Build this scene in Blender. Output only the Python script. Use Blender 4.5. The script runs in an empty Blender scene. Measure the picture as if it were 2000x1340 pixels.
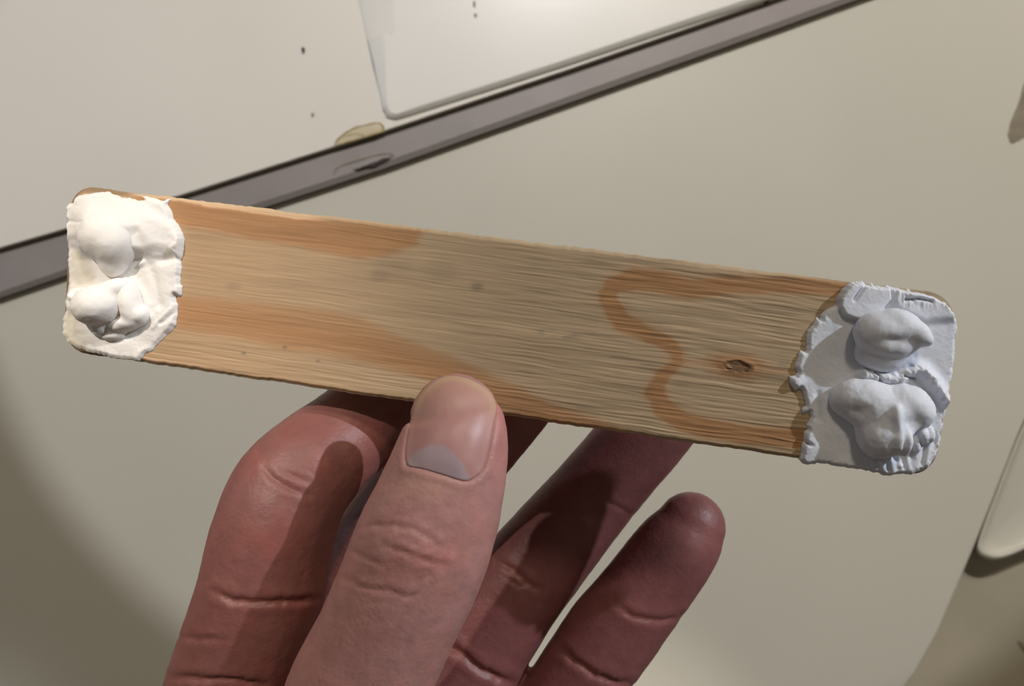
import bpy, bmesh, math
import numpy as np
from mathutils import Vector, Matrix
from mathutils.bvhtree import BVHTree
from mathutils.geometry import delaunay_2d_cdt

scene = bpy.context.scene
col = scene.collection
F = 1560.0            # focal length in pixels of the 2000 px wide frame
CAMZ = 0.45           # camera height above the cream panel

# ------------------------------------------------------------------ camera
cam_data = bpy.data.cameras.new('camera')
cam_data.sensor_width = 36.0
cam_data.lens = F / 2000 * 36
cam_data.clip_start = 0.005
cam_data.dof.use_dof = True
cam_data.dof.focus_distance = 0.126
cam_data.dof.aperture_fstop = 36
cam = bpy.data.objects.new('camera', cam_data)
cam.location = (0, 0, CAMZ)
col.objects.link(cam)
scene.camera = cam

# ------------------------------------------------------------------ world, lights, exposure
world = bpy.data.worlds.new('world')
scene.world = world
world.use_nodes = True
bg = world.node_tree.nodes['Background']
bg.inputs[0].default_value = (1.0, 0.90, 0.74, 1)
bg.inputs[1].default_value = 0.10

def aim(o, target):
    o.rotation_euler = (Vector(target) - o.location).to_track_quat('-Z', 'Y').to_euler()

def spot(name, loc, target, energy, colour, radius, angle, blend):
    l = bpy.data.lights.new(name, 'SPOT')
    l.energy = energy; l.color = colour; l.shadow_soft_size = radius
    l.spot_size = math.radians(angle); l.spot_blend = blend
    o = bpy.data.objects.new(name, l); o.location = loc; aim(o, target)
    col.objects.link(o)
    return o

def area(name, loc, target, energy, colour, sx, sy):
    l = bpy.data.lights.new(name, 'AREA')
    l.shape = 'RECTANGLE'; l.size = sx; l.size_y = sy
    l.energy = energy; l.color = colour
    o = bpy.data.objects.new(name, l); o.location = loc; aim(o, target)
    col.objects.link(o)
    return o

# cool lamp, upper right, on the hand and stick; warm lamp, upper left, on the stick's left end;
# added spot over the far side that lights the panels
spot('cool_lamp', (1.16, 0.72, 0.98), (0.040, -0.012, 0.325), 66, (0.84, 0.91, 1.0), 0.012, 8.8, 0.6)
spot('warm_lamp', (-0.42, 0.62, 1.05), (-0.080, 0.010, 0.325), 38, (1.0, 0.90, 0.80), 0.012, 8.2, 1.0)
pl = spot('panel_fill', (0.06, 0.95, 1.25), (0.052, 0.123, 0.0), 43, (0.95, 0.95, 0.98), 0.012, 27.2, 0.03)
pl.scale = (1, 0.74, 1)  # cone rim shaped to stand in for the worktop's lower shadow edges
area('far_fill', (0.30, 0.98, 1.25), (0.08, 0.0, 0.1), 5.4, (1.0, 0.86, 0.66), 0.14, 0.14)  # added soft fill from the far side, source unseen
area('left_cool_fill', (-0.85, 0.30, 0.32), (-0.1, 0.15, 0.0), 0.4, (0.62, 0.80, 1.0), 0.3, 0.3)  # added cool light for the left faces, source unseen
area('side_fill', (0.75, 0.45, 0.30), (0.25, 0.12, 0.0), 0.55, (1.0, 0.82, 0.55), 0.15, 0.15)  # added warm fill for the worktop's right side

scene.view_settings.view_transform = 'Standard'
scene.view_settings.look = 'None'
scene.view_settings.gamma = 1
scene.view_settings.use_curve_mapping = False
scene.view_settings.exposure = -0.12

# ------------------------------------------------------------------ helpers
def P(px, py, d):
    return Vector(((px - 1000) * d / F, -(py - 670) * d / F, CAMZ - d))

def project(co):
    d = CAMZ - co[:, 2]
    return 1000 + co[:, 0] / d * F, 670 - co[:, 1] / d * F

def hash2(ix, iy, seed):
    h = (ix.astype(np.int64) * 374761393 + iy.astype(np.int64) * 668265263 + seed * 1442695041) & 0xffffffff
    h = ((h ^ (h >> 13)) * 1274126177) & 0xffffffff
    return ((h ^ (h >> 16)) & 0xffff) / 65535.0

def noise(x, y, seed=0):
    """value noise in -1..1"""
    x = np.asarray(x, float); y = np.asarray(y, float)
    ix = np.floor(x); iy = np.floor(y); fx = x - ix; fy = y - iy
    fx = fx * fx * (3 - 2 * fx); fy = fy * fy * (3 - 2 * fy)
    a = hash2(ix, iy, seed); b = hash2(ix + 1, iy, seed)
    c = hash2(ix, iy + 1, seed); d = hash2(ix + 1, iy + 1, seed)
    return 2 * ((a * (1 - fx) + b * fx) * (1 - fy) + (c * (1 - fx) + d * fx) * fy) - 1

def fbm(x, y, seed=0, o=4):
    s = 0; a = 1; t = 0
    for k in range(o):
        s = s + a * noise(x * 2 ** k, y * 2 ** k, seed + k * 17); t += a; a *= .5
    return s / t

def smooth(e0, e1, x):
    t = np.clip((x - e0) / (e1 - e0), 0, 1)
    return t * t * (3 - 2 * t)

def poly_dist(x, y, pts, widths=None, closed=False):
    """distance to a polyline (and the width interpolated at the nearest point)"""
    pts = np.array(pts, float)
    if closed: pts = np.vstack([pts, pts[:1]])
    best = np.full(x.shape, 1e9); bw = np.ones(x.shape)
    for i in range(len(pts) - 1):
        ax, ay = pts[i]; bx, by = pts[i + 1]
        dx, dy = bx - ax, by - ay
        t = np.clip(((x - ax) * dx + (y - ay) * dy) / max(dx * dx + dy * dy, 1e-9), 0, 1)
        d = np.hypot(x - ax - t * dx, y - ay - t * dy)
        m = d < best
        best = np.where(m, d, best)
        if widths is not None:
            bw = np.where(m, widths[i] * (1 - t) + widths[i + 1] * t, bw)
    return (best, bw) if widths is not None else best

def inside(x, y, pts):
    r = np.zeros(x.shape, bool); n = len(pts)
    for i in range(n):
        x1, y1 = pts[i]; x2, y2 = pts[(i + 1) % n]
        c = (y1 > y) != (y2 > y)
        with np.errstate(divide='ignore', invalid='ignore'):
            xi = (x2 - x1) * (y - y1) / (y2 - y1 + 1e-12) + x1
        r ^= c & (x < xi)
    return r

def sdf(x, y, pts):
    d = poly_dist(x, y, pts, closed=True)
    return np.where(inside(x, y, pts), d, -d)

def catmull(pts, n, closed=False):
    pts = [np.array(p, float) for p in pts]; out = []
    m = len(pts)
    rng = range(m) if closed else range(m - 1)
    for i in rng:
        if closed: p0, p1, p2, p3 = pts[i - 1], pts[i], pts[(i + 1) % m], pts[(i + 2) % m]
        else: p0, p1, p2, p3 = pts[max(i - 1, 0)], pts[i], pts[i + 1], pts[min(i + 2, m - 1)]
        for k in range(n):
            t = k / n
            out.append(.5 * ((2 * p1) + (-p0 + p2) * t + (2 * p0 - 5 * p1 + 4 * p2 - p3) * t * t + (-p0 + 3 * p1 - 3 * p2 + p3) * t ** 3))
    if not closed: out.append(pts[-1])
    return np.array(out)

def mesh_obj(name, verts, faces, mat=None, parent=None, smooth_shade=True):
    me = bpy.data.meshes.new(name)
    me.from_pydata([tuple(v) for v in verts], [], [tuple(f) for f in faces])
    me.update()
    if smooth_shade: me.polygons.foreach_set('use_smooth', [True] * len(me.polygons))
    o = bpy.data.objects.new(name, me); col.objects.link(o)
    if mat: me.materials.append(mat)
    if parent: o.parent = parent
    return o

def fix_normals(o):
    bm = bmesh.new(); bm.from_mesh(o.data)
    bmesh.ops.recalc_face_normals(bm, faces=bm.faces)
    bm.to_mesh(o.data); bm.free()

def coords(me):
    a = np.empty(len(me.vertices) * 3); me.vertices.foreach_get('co', a); return a.reshape(-1, 3)

def normals(me):
    a = np.empty(len(me.vertices) * 3); me.vertices.foreach_get('normal', a); return a.reshape(-1, 3)

def set_coords(me, a):
    me.vertices.foreach_set('co', a.ravel()); me.update()

def set_colour(me, rgb, name='tint'):
    at = me.color_attributes.new(name, 'FLOAT_COLOR', 'POINT')
    a = np.ones((len(me.vertices), 4)); a[:, :3] = rgb
    at.data.foreach_set('color', a.ravel())

def empty(name, loc=(0, 0, 0)):
    o = bpy.data.objects.new(name, None); o.location = loc; o.empty_display_size = .01
    col.objects.link(o); return o

def tag(o, label=None, cat=None, kind=None, group=None):
    if label: o['label'] = label
    if cat: o['category'] = cat
    if kind: o['kind'] = kind
    if group: o['group'] = group
    return o

def material(name, colour=(.8, .8, .8), rough=.5, attr=None, spec=.5, sss=0, sss_r=(1, .3, .15), sss_s=.003,
             noise_scale=None, noise_amt=0.0, bump_scale=None, bump=0.0, bump_dist=.0002, coat=0, alpha=1, metallic=0, stretch=None):
    m = bpy.data.materials.new(name); m.use_nodes = True
    nt = m.node_tree; b = nt.nodes['Principled BSDF']
    b.inputs['Base Color'].default_value = (*colour, 1)
    b.inputs['Roughness'].default_value = rough
    b.inputs['Specular IOR Level'].default_value = spec
    b.inputs['Subsurface Weight'].default_value = sss
    b.inputs['Subsurface Radius'].default_value = sss_r
    b.inputs['Subsurface Scale'].default_value = sss_s
    b.inputs['Coat Weight'].default_value = coat
    b.inputs['Alpha'].default_value = alpha
    b.inputs['Metallic'].default_value = metallic
    tc = nt.nodes.new('ShaderNodeTexCoord')
    src = tc.outputs['Object']
    if stretch:
        mp = nt.nodes.new('ShaderNodeMapping'); mp.inputs['Scale'].default_value = stretch[:3]
        mp.inputs['Rotation'].default_value = (0, 0, stretch[3])
        nt.links.new(src, mp.inputs[0]); src = mp.outputs[0]
    out = None
    if attr:
        a = nt.nodes.new('ShaderNodeAttribute'); a.attribute_name = attr; out = a.outputs['Color']
    if noise_scale:
        n = nt.nodes.new('ShaderNodeTexNoise'); n.inputs['Scale'].default_value = noise_scale; n.inputs['Detail'].default_value = 5
        nt.links.new(src, n.inputs['Vector'])
        r = nt.nodes.new('ShaderNodeMapRange'); r.inputs[3].default_value = 1 - noise_amt; r.inputs[4].default_value = 1 + noise_amt
        r.inputs[1].default_value = .3; r.inputs[2].default_value = .7
        nt.links.new(n.outputs[0], r.inputs[0])
        vm = nt.nodes.new('ShaderNodeVectorMath'); vm.operation = 'SCALE'
        if out: nt.links.new(out, vm.inputs[0])
        else: vm.inputs[0].default_value = colour
        nt.links.new(r.outputs[0], vm.inputs['Scale']); out = vm.outputs[0]
    if out: nt.links.new(out, b.inputs['Base Color'])
    if bump_scale:
        n2 = nt.nodes.new('ShaderNodeTexNoise'); n2.inputs['Scale'].default_value = bump_scale; n2.inputs['Detail'].default_value = 6
        nt.links.new(src, n2.inputs['Vector'])
        bp = nt.nodes.new('ShaderNodeBump'); bp.inputs['Strength'].default_value = bump; bp.inputs['Distance'].default_value = bump_dist
        nt.links.new(n2.outputs[0], bp.inputs['Height']); nt.links.new(bp.outputs[0], b.inputs['Normal'])
    return m

M_white = material('white_enamel', (.89, .845, .77), .34, noise_scale=12, noise_amt=.02, bump_scale=300, bump=.12)
M_tray = material('white_moulding', (.93, .91, .86), .25, noise_scale=15, noise_amt=.015)
M_cream = material('cream_enamel', (.665, .64, .555), .36, noise_scale=7, noise_amt=.03, bump_scale=260, bump=.10)
M_grey = material('grey_rubber', (.33, .295, .285), .45, noise_scale=40, noise_amt=.06)
M_dark = material('dark_gap', (.17, .145, .13), .6)
M_floor = material('beige_floor', (.48, .43, .33), .5, noise_scale=14, noise_amt=.10, bump_scale=80, bump=.3)
M_speck = material('dark_speck', (.04, .03, .025), .6)
M_stain_rim = material('stain_rim', (.42, .30, .12), .4, noise_scale=300, noise_amt=.4)
M_stain = material('stain_film', (.66, .58, .40), .35)
M_smudge = material('brown_smudge', (.27, .23, .17), .7, noise_scale=120, noise_amt=.2)
M_wood = material('stick_wood', rough=.62, attr='tint', spec=.3, noise_scale=260, noise_amt=.10, bump_scale=900, bump=.35, bump_dist=.00012, stretch=(.06, 1, 1, .128))
M_paste_left = material('warm_lit_paste', (.82, .79, .755), .62, spec=.25, sss=.25, sss_r=(1, .9, .8), sss_s=.0012, bump_scale=1400, bump=.25, bump_dist=.0001, attr='tint')  # warm light of the left end put into the paste colour
M_paste_right = material('cool_lit_paste', (.72, .74, .81), .62, spec=.25, sss=.25, sss_r=(1, .9, .9), sss_s=.0012, bump_scale=1400, bump=.25, bump_dist=.0001, attr='tint')  # bluish light of the right end put into the paste colour
M_skin = material('skin', rough=.46, attr='tint', spec=.4, sss=.3, sss_r=(1, .28, .16), sss_s=.0018, noise_scale=330, noise_amt=.09, bump_scale=1500, bump=.35, bump_dist=.00022)
M_nail = material('nail', rough=.44, attr='tint', spec=.5, sss=.3, sss_r=(1, .35, .25), sss_s=.0015)

# ------------------------------------------------------------------ background panels
def line_y(pts, x):
    return np.interp(x, [p[0] for p in pts], [p[1] for p in pts])

def slab(name, poly, d_top, thick, mat, parent=None, bevel=.0015, seg=4):
    """closed prism from an outline seen at depth d_top"""
    bm = bmesh.new()
    top = [bm.verts.new(P(x, y, d_top)) for x, y in poly]
    f = bm.faces.new(top)
    if f.normal.z < 0: f.normal_flip()
    f.normal_update()
    if f.normal.z < 0: f.normal_flip()
    r = bmesh.ops.extrude_face_region(bm, geom=[f])
    vs = [g for g in r['geom'] if isinstance(g, bmesh.types.BMVert)]
    for v in top: v.co.z -= thick        # the original face sinks, the new one stays as the top
    bmesh.ops.recalc_face_normals(bm, faces=bm.faces)
    if bevel:
        ed = [e for e in bm.edges if all(v in vs for v in e.verts)]
        bmesh.ops.bevel(bm, geom=ed, offset=bevel, segments=seg, affect='EDGES', profile=.5)
    me = bpy.data.meshes.new(name); bm.to_mesh(me); bm.free()
    me.polygons.foreach_set('use_smooth', [True] * len(me.polygons))
    o = bpy.data.objects.new(name, me); col.objects.link(o); me.materials.append(mat)
    md = o.modifiers.new('wn', 'WEIGHTED_NORMAL'); md.keep_sharp = False
    if parent: o.parent = parent
    return o

# lid edge, strip edge and panel edge as seen in the photograph (they fan slightly apart to the left)
lid_edge = [(-1500, 958), (0, 485), (350, 383), (752, 256), (1100, 140), (1520, -5), (3200, -600)]
strip_lo = [(-1500, 1070), (0, 577), (500, 405), (700, 342), (1660, 0), (3200, -560)]

# the lower cream panel: a slab whose edge bows round at the right
right_edge = [(2350, 150), (2120, 560), (1990, 852), (1950, 955), (1905, 1068), (1868, 1155), (1832, 1240), (1790, 1315), (1740, 1380), (1640, 1500), (1560, 2200)]
dC = CAMZ
pan = [(-1500, 1073)] + [(x, y + 1) for x, y in strip_lo[1:-1]] + [(2700, -373)] + right_edge + [(-1500, 2200)]
cream = slab('worktop', pan, dC, .03, M_cream, bevel=.002, seg=5)
tag(cream, 'smooth cream enamel worktop filling the background under the stick and hand', 'worktop')

# the upper white lid with a moulded recess
dW = .442
lid = empty('white_lid', P(300, 100, dW + .02))
lid_par_inv = Matrix.Translation(-Vector(lid.location))
def under(o, parent):
    o.parent = parent; o.matrix_parent_inverse = parent.matrix_world.inverted() if parent.type != 'EMPTY' else Matrix.Translation(-Vector(parent.location))
    return o

# opening and floor outlines of the recess
opening = [(668, -160), (699, 0), (722, 100), (742, 190), (748, 218), (756, 232), (772, 236), (800, 228), (1000, 165), (1100, 133), (1300, 66), (1500, 0), (1800, -110), (2300, -290), (2100, -700), (560, -700)]
bm = bmesh.new()
outer = [(-1500, 956)] + [(x, y - 2) for x, y in lid_edge[1:-1]] + [(3200, -602), (3200, -1200), (-1500, -1200)]
def ring(pts, d): return [bm.verts.new(P(x, y, d)) for x, y in pts]
# front surface of the lid: triangulate outline minus opening
ov = [Vector(p) for p in outer]; hv = [Vector(p) for p in opening]
allp = ov + hv; n0 = len(ov); n1 = len(hv)
edges = [(i, (i + 1) % n0) for i in range(n0)] + [(n0 + i, n0 + (i + 1) % n1) for i in range(n1)]
rv, re, rf, *_ = delaunay_2d_cdt(allp, edges, [], 0, 1e-6)
vs = [bm.verts.new(P(p.x, p.y, dW)) for p in rv]
opx = [tuple(p) for p in opening]
for f in rf:
    cx = sum(rv[i].x for i in f) / len(f); cy = sum(rv[i].y for i in f) / len(f)
    ca = np.array([cx]); cb = np.array([cy])
    if inside(ca, cb, outer)[0] and not inside(ca, cb, opx)[0]:
        bm.faces.new([vs[i] for i in f])
# skirt down the lid's edge
bound = [e for e in bm.edges if e.is_boundary]
r = bmesh.ops.extrude_edge_only(bm, edges=[e for e in bound if not all(inside(np.array([1000 + v.co.x / dW * F]), np.array([670 - v.co.y / dW * F]), [(x + (20 if x < 900 else 0) * 0, y) for x, y in opening])[0] or min(math.hypot(1000 + v.co.x / dW * F - a, 670 - v.co.y / dW * F - b) for a, b in opening) < 1 for v in e.verts)])
for g in r['geom']:
    if isinstance(g, bmesh.types.BMVert): g.co.z -= .006
bmesh.ops.recalc_face_normals(bm, faces=bm.faces)
me = bpy.data.meshes.new('lid_surface'); bm.to_mesh(me); bm.free()
o = bpy.data.objects.new('lid_surface', me); col.objects.link(o); me.materials.append(M_white); under(o, lid)
bv = o.modifiers.new('bevel', 'BEVEL'); bv.width = .0012; bv.segments = 3; bv.limit_method = 'ANGLE'
tag(lid, 'off white lid with a raised white moulding and dark specks above the grey strip', 'lid')

# recess: lip, sloping left wall with a step, bright inner floor
floor_in = [(745, -160), (771, 0), (773, 74), (752, 64), (754, 120), (755, 170), (757, 205), (763, 219), (776, 222), (802, 212), (1001, 149), (1100, 117), (1300, 50), (1500, -16), (1800, -126), (2290, -300), (2090, -690), (640, -690)]
open_r = [(668, -160), (699, 0), (716, 74), (718, 80), (730, 130), (738, 172), (744, 203), (753, 230), (772, 236), (800, 228), (1000, 165), (1100, 133), (1300, 66), (1500, 0), (1800, -110), (2300, -290), (2100, -700), (560, -700)]
n = len(floor_in); verts = []; faces = []
levels = [(0.0, dW + .0005), (.10, dW - .0006), (.45, dW - .0018), (.8, dW - .0028), (.93, dW - .0031), (1.0, dW - .0032)]
for k, (t, d) in enumerate(levels):
    for a, b in zip(open_r, floor_in):
        verts.append(P(a[0] * (1 - t) + b[0] * t, a[1] * (1 - t) + b[1] * t, d))
for k in range(len(levels) - 1):
    for i in range(n):
        j = (i + 1) % n
        faces.append((k * n + i, k * n + j, (k + 1) * n + j, (k + 1) * n + i))
base = (len(levels) - 1) * n
faces.append(tuple(base + i for i in range(n)))
rec = mesh_obj('raised_moulding', verts, faces, M_tray); fix_normals(rec); under(rec, lid)
rec['label'] = 'bright white raised moulding with rounded sloping sides'
rec.modifiers.new('wn', 'WEIGHTED_NORMAL')

def blot(name, pts, d, mat, parent, h=.0004, n=3, jag=0.0):
    """thin domed film with an irregular outline"""
    out = catmull(pts, n, closed=True)
    if jag: out = out + np.stack([noise(np.arange(len(out)) * .9, np.zeros(len(out)), 3), noise(np.arange(len(out)) * .9, np.ones(len(out)) * 5, 8)], 1) * jag
    c = out.mean(0); verts = []; faces = []; m = len(out)
    for k, (s, hh) in enumerate([(1, 0), (.9, h * .7), (.6, h), (0.0, h)]):
        if s == 0: verts.append(P(*c, d - hh)); continue
        for p in out: verts.append(P(*(c + (p - c) * s), d - hh))
    for k in range(2):
        for i in range(m):
            j = (i + 1) % m; faces.append((k * m + i, k * m + j, (k + 1) * m + j, (k + 1) * m + i))
    for i in range(m): faces.append((2 * m + i, 2 * m + (i + 1) % m, 3 * m))
    o = mesh_obj(name, verts, faces, mat); fix_normals(o)
    if parent is not None: under(o, parent)
    return o

def cord(name, pts, d, r, mat, parent):
    line = catmull(pts, 4); verts = []; faces = []; m = 6
    for i, p in enumerate(line):
        a = line[max(i - 1, 0)]; b = line[min(i + 1, len(line) - 1)]
        t = (b - a) / (np.linalg.norm(b - a) + 1e-9); nn = np.array([-t[1], t[0]])
        rr = r * (.6 + .4 * noise(i * .7, 0, 4)) 
        for k in range(m):
            an = 2 * math.pi * k / m
            q = p + nn * math.cos(an) * rr * F / d
            v = P(q[0], q[1], d); v.z += math.sin(an) * rr * .4; verts.append(v)
    for i in range(len(line) - 1):
        for k in range(m):
            j = (k + 1) % m; faces.append((i * m + k, i * m + j, (i + 1) * m + j, (i + 1) * m + k))
    o = mesh_obj(name, verts, faces, mat)
    if parent is not None: under(o, parent)
    return o

blot('speck', [(589, 93), (594, 92), (596, 99), (593, 106), (590, 101)], dW - .0001, M_speck, lid, .0003, jag=1)
blot('speck', [(608, 222), (612, 220), (613, 227), (609, 229)], dW - .0001, M_smudge, lid, .0002)
blot('speck', [(924, 4), (928, 2), (928, 14), (925, 14)], dW - .0032, M_smudge, lid, .0002)
blot('speck', [(926, 27), (931, 27), (931, 34), (927, 34)], dW - .0032, M_smudge, lid, .0002)
film = blot('stain', [(655, 282), (662, 270), (690, 252), (720, 242), (742, 241), (748, 249), (746, 256), (705, 270), (668, 282)], dW - .0001, M_stain, lid, .0002)
film['label'] = 'dried yellowish glue stain'
cord('stain_rim', [(652, 284), (664, 268), (690, 251), (715, 244), (738, 240), (748, 247), (747, 258)], dW - .0003, .0007, M_stain_rim, lid)
cord('stain_rim', [(665, 269), (690, 262), (708, 264), (712, 269)], dW - .0003, .0005, M_stain_rim, lid)
cord('stain_rim', [(655, 284), (690, 274), (725, 264), (747, 257)], dW - .0003, .0006, M_stain_rim, lid)

# grey strip between lid and panel with a dark joint on each side
def strip_poly(o0, o1, xs=(-1500, -700, 0, 200, 350, 500, 752, 900, 1100, 1300, 1520, 2200, 3200)):
    a = [(x, line_y(lid_edge, x) + o0(x)) for x in xs]
    b = [(x, line_y(strip_lo, x) + o1(x)) for x in xs][::-1]
    return a + b
strip = empty('grey_strip', P(400, 430, dC + .005))
up = slab('rubber_seal', strip_poly(lambda x: 11, lambda x: -5), dC - .0045, .008, M_grey, bevel=.0008, seg=3); under(up, strip)
j1 = slab('dark_joint', strip_poly(lambda x: -4, lambda x: 5), dC - .0042, .003, M_dark, bevel=0); under(j1, strip)
tag(strip, 'narrow grey rubber strip running between the white lid and the cream panel', 'strip')
st2 = cord('stain_rim', [(652, 340), (662, 326), (700, 313), (735, 303), (757, 300), (768, 303), (760, 310)], dC - .0047, .0006, M_smudge, strip)
b2 = blot('dirt', [(690, 333), (705, 326), (730, 318), (742, 312), (764, 306), (758, 314), (738, 324), (728, 328), (715, 328), (700, 334)], dC - .0046, M_speck, strip, .0008, jag=2)
b2['label'] = 'dark brown dirt caught in the lower joint'

# lower ground beyond the panel on the right, and the moulded tray standing there
flo = slab('floor', [(-2500, -2000), (3600, -2000), (3600, 3400), (-2500, 3400)], dC + .033, .01, M_floor, bevel=0)
tag(flo, kind='structure')
dT = dC + .012
lip = empty('cream_tray', P(2150, 900, dT + .03))
tray_out = [(2010, 800), (1978, 872), (1946, 955), (1921, 1020), (1908, 1058), (1906, 1076), (1916, 1088), (1938, 1094), (1962, 1090), (1990, 1079), (2060, 1050), (2500, 880), (2700, 500), (2200, 380)]
tv = []; tf = []
cc = np.array([2200, 820.]); m = len(tray_out) * 3
to = catmull(tray_out, 3, closed=True)
prof = [(1.0, .030), (1.0, .006), (.992, .001), (.982, -.0005), (.965, -.0005), (.952, .0015), (.935, .0035), (.90, .0045), (.6, .006), (.3, .006)]
for s, dz in prof:
    for p in to:
        q = cc + (p - cc) * s; tv.append(P(q[0], q[1], dT + dz))
for k in range(len(prof) - 1):
    for i in range(m):
        j = (i + 1) % m; tf.append((k * m + i, k * m + j, (k + 1) * m + j, (k + 1) * m + i))
tf.append(tuple((len(prof) - 1) * m + i for i in range(m)))
tr = mesh_obj('tray_body', tv, tf, M_cream); fix_normals(tr); under(tr, lip)
tag(lip, 'cream moulded tray with a pale raised rim beyond the panel edge at the right', 'tray')

sm = blot('brown_patch', [(2004, 160), (1996, 178), (1990, 200), (1980, 222), (1972, 245), (1969, 268), (1976, 281), (1990, 276), (2010, 262), (2060, 230), (2050, 170)], dC - .00005, M_smudge, None, .0002, n=4, jag=1.5)  # thin brownish grey patch at the worktop's right edge
tag(sm, 'brownish grey patch on the cream panel at the upper right edge', 'smear')
sm2 = blot('dirt_spot', [(1988, 1252), (2000, 1256), (2020, 1268), (2010, 1278), (1994, 1268)], dC + .0329, M_smudge, None, .0002, n=4, jag=1.0)
tag(sm2, 'small dark dirt spot on the beige floor at the lower right', 'dirt')

# ------------------------------------------------------------------ wooden stick
TL, TR, BL, BR = (134, 358), (1875, 577), (118, 685), (1831, 935)
dL, dR = .1335, .1215
c_tl, c_bl, c_tr, c_br = P(*TL, dL), P(*BL, dL), P(*TR, dR), P(*BR, dR)
S_N = ((c_tr - c_tl).cross(c_bl - c_tl)).normalized()
if S_N.z < 0: S_N = -S_N
A_tl, A_bl, A_tr, A_br = [np.array(v) for v in (c_tl, c_bl, c_tr, c_br)]
NN = np.array(S_N)
# make c_br lie in the plane of the other three
A_br = A_br - NN * np.dot(A_br - A_tl, NN)
def stick_pt(s, t):
    s = np.asarray(s)[..., None]; t = np.asarray(t)[..., None]
    return (A_tl * (1 - s) + A_tr * s) * (1 - t) + (A_bl * (1 - s) + A_br * s) * t

def on_plane(px, py, h=0.0):
    """point of the stick's front plane seen at px, py, raised by h along its normal"""
    px = np.asarray(px, float); py = np.asarray(py, float)
    ray = np.stack([(px - 1000) / F, -(py - 670) / F, -np.ones_like(px)], -1)
    o = np.array([0, 0, CAMZ]); k = np.dot(A_tl - o, NN) / (ray @ NN)
    return o + ray * k[..., None] + NN * np.asarray(h)[..., None]

L = 1750.0; W = 340.0; RC = 52.0
NU, NV = 560, 280
tt = np.linspace(0, 1, NV); ss = np.linspace(0, 1, NU)
SS, TT = np.meshgrid(ss, tt)
vy = TT * W
ins = np.zeros_like(vy)
topc = np.clip(RC - vy, 0, RC); botc = np.clip(RC - (W - vy), 0, RC)
cc_ = np.maximum(topc, botc)
ins = RC - np.sqrt(np.maximum(RC * RC - cc_ * cc_, 0)) + 2
UU = ins + SS * (L - 2 * ins)
edge_wob = 2.2 * fbm(UU / 70, UU * 0 + 1.5, 5) + .8 * noise(UU / 9, UU * 0, 7)
pts3 = stick_pt(UU / L, TT)
# ragged long edges
edir = (A_bl - A_tl) / W
e_amt = (smooth(30, 0, vy) - smooth(30, 0, W - vy)) * edge_wob
pts3 = pts3 + edir * e_amt[..., None]
pxx, pyy = project(pts3.reshape(-1, 3)); pxx = pxx.reshape(vy.shape); pyy = pyy.reshape(vy.shape)
# relief of the grain: fine ridges running along the stick, stronger to the right
wv = vy + 5 * fbm(UU / 260, vy / 90, 11) + 1.2 * noise(UU / 60, vy / 14, 12)
g1 = noise(UU / 95, wv / 3.6, 21); g2 = noise(UU / 70, wv / 2.1, 22); g3 = noise(UU / 300, wv / 9., 23)
grain = .60 * g1 + .40 * g2 + .15 * g3
amp = .00003 + .00005 * smooth(700, 1200, UU) + .00004 * smooth(250, 330, vy)
perim = np.minimum(np.minimum(vy, W - vy), np.minimum(SS, 1 - SS) * (L - 2 * ins))
roundov = -.00055 * (1 - smooth(0, 9, perim)) ** 1.5
height = grain * amp * smooth(0, 8, perim) + roundov
# long chip along the top edge at the left
chip_v = 7 + 4 * smooth(230, 330, UU) * smooth(640, 520, UU) + 1.5 * noise(UU / 30, UU * 0, 31)
chip = smooth(chip_v + 3, chip_v - 2, vy) * smooth(20, 120, UU) * smooth(560, 490, UU)
height = height - chip * .00045
# painted-on pattern of the wood itself (early and late wood), plus warm light at the left
base = np.array([.47, .34, .21]); orange = np.array([.43, .22, .098]); deep = np.array([.40, .20, .085])
colr = np.ones(vy.shape + (3,)) * base
def mix(mask, c): 
    global colr
    colr = colr * (1 - mask[..., None]) + np.array(c) * mask[..., None]
wx = pxx + 7 * fbm(UU / 40, vy / 8, 41); wy = pyy + 3 * fbm(UU / 60, vy / 12, 42)
mix(smooth(1000, 300, pxx) * .30, orange)  # warm light on the left part, mixed into the wood colour
band1 = [(260, 372), (330, 385), (480, 404), (582, 421), (703, 436), (830, 449), (815, 476), (760, 500), (703, 505), (640, 494), (582, 481), (500, 470), (420, 452), (340, 440), (260, 430)]
s1 = sdf(wx, wy, band1); mix(smooth(-9, 9, s1) * .9, orange)
band2 = [(250, 560), (340, 577), (450, 585), (541, 598), (620, 606), (703, 622), (765, 648), (824, 674), (904, 706), (985, 744), (1030, 766), (1078, 788), (1155, 815), (1225, 838), (1180, 848), (1078, 832), (1000, 812), (904, 765), (824, 739), (760, 722), (703, 708), (640, 694), (541, 680), (440, 655), (340, 640), (250, 628)]
s2 = sdf(wx, wy, band2)
mid2 = poly_dist(wx, wy, [(250, 595), (340, 607), (541, 640), (703, 672), (824, 712), (985, 780), (1155, 832)])
mix(smooth(-9, 8, s2) * (.88 - .25 * smooth(0, 40, mid2)), orange * .97)
kc = lambda pts: [(1000 + x / 2.577, 440 + y / 2.577) for x, y in pts]
loop = kc([(1700, 320), (1500, 305), (1300, 300), (1100, 300), (900, 320), (750, 285), (620, 270), (520, 295), (480, 350), (510, 430), (560, 490), (680, 545), (780, 590), (830, 640), (840, 690), (800, 725), (745, 770), (715, 840), (760, 920), (860, 985), (1000, 1025), (1200, 1055), (1480, 1080)])
lw = np.array([38, 38, 38, 40, 42, 52, 48, 38, 40, 45, 42, 36, 32, 27, 22, 26, 33, 42, 45, 45, 42, 42, 46]) / 2.577 * 1.12
dl, wl = poly_dist(wx, wy, loop, lw)
mix(smooth(4, -5, dl - wl) * .95, orange * np.array([.92, .93, .9]))
mix(smooth(16, -4, dl - wl) * .28, orange)
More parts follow.
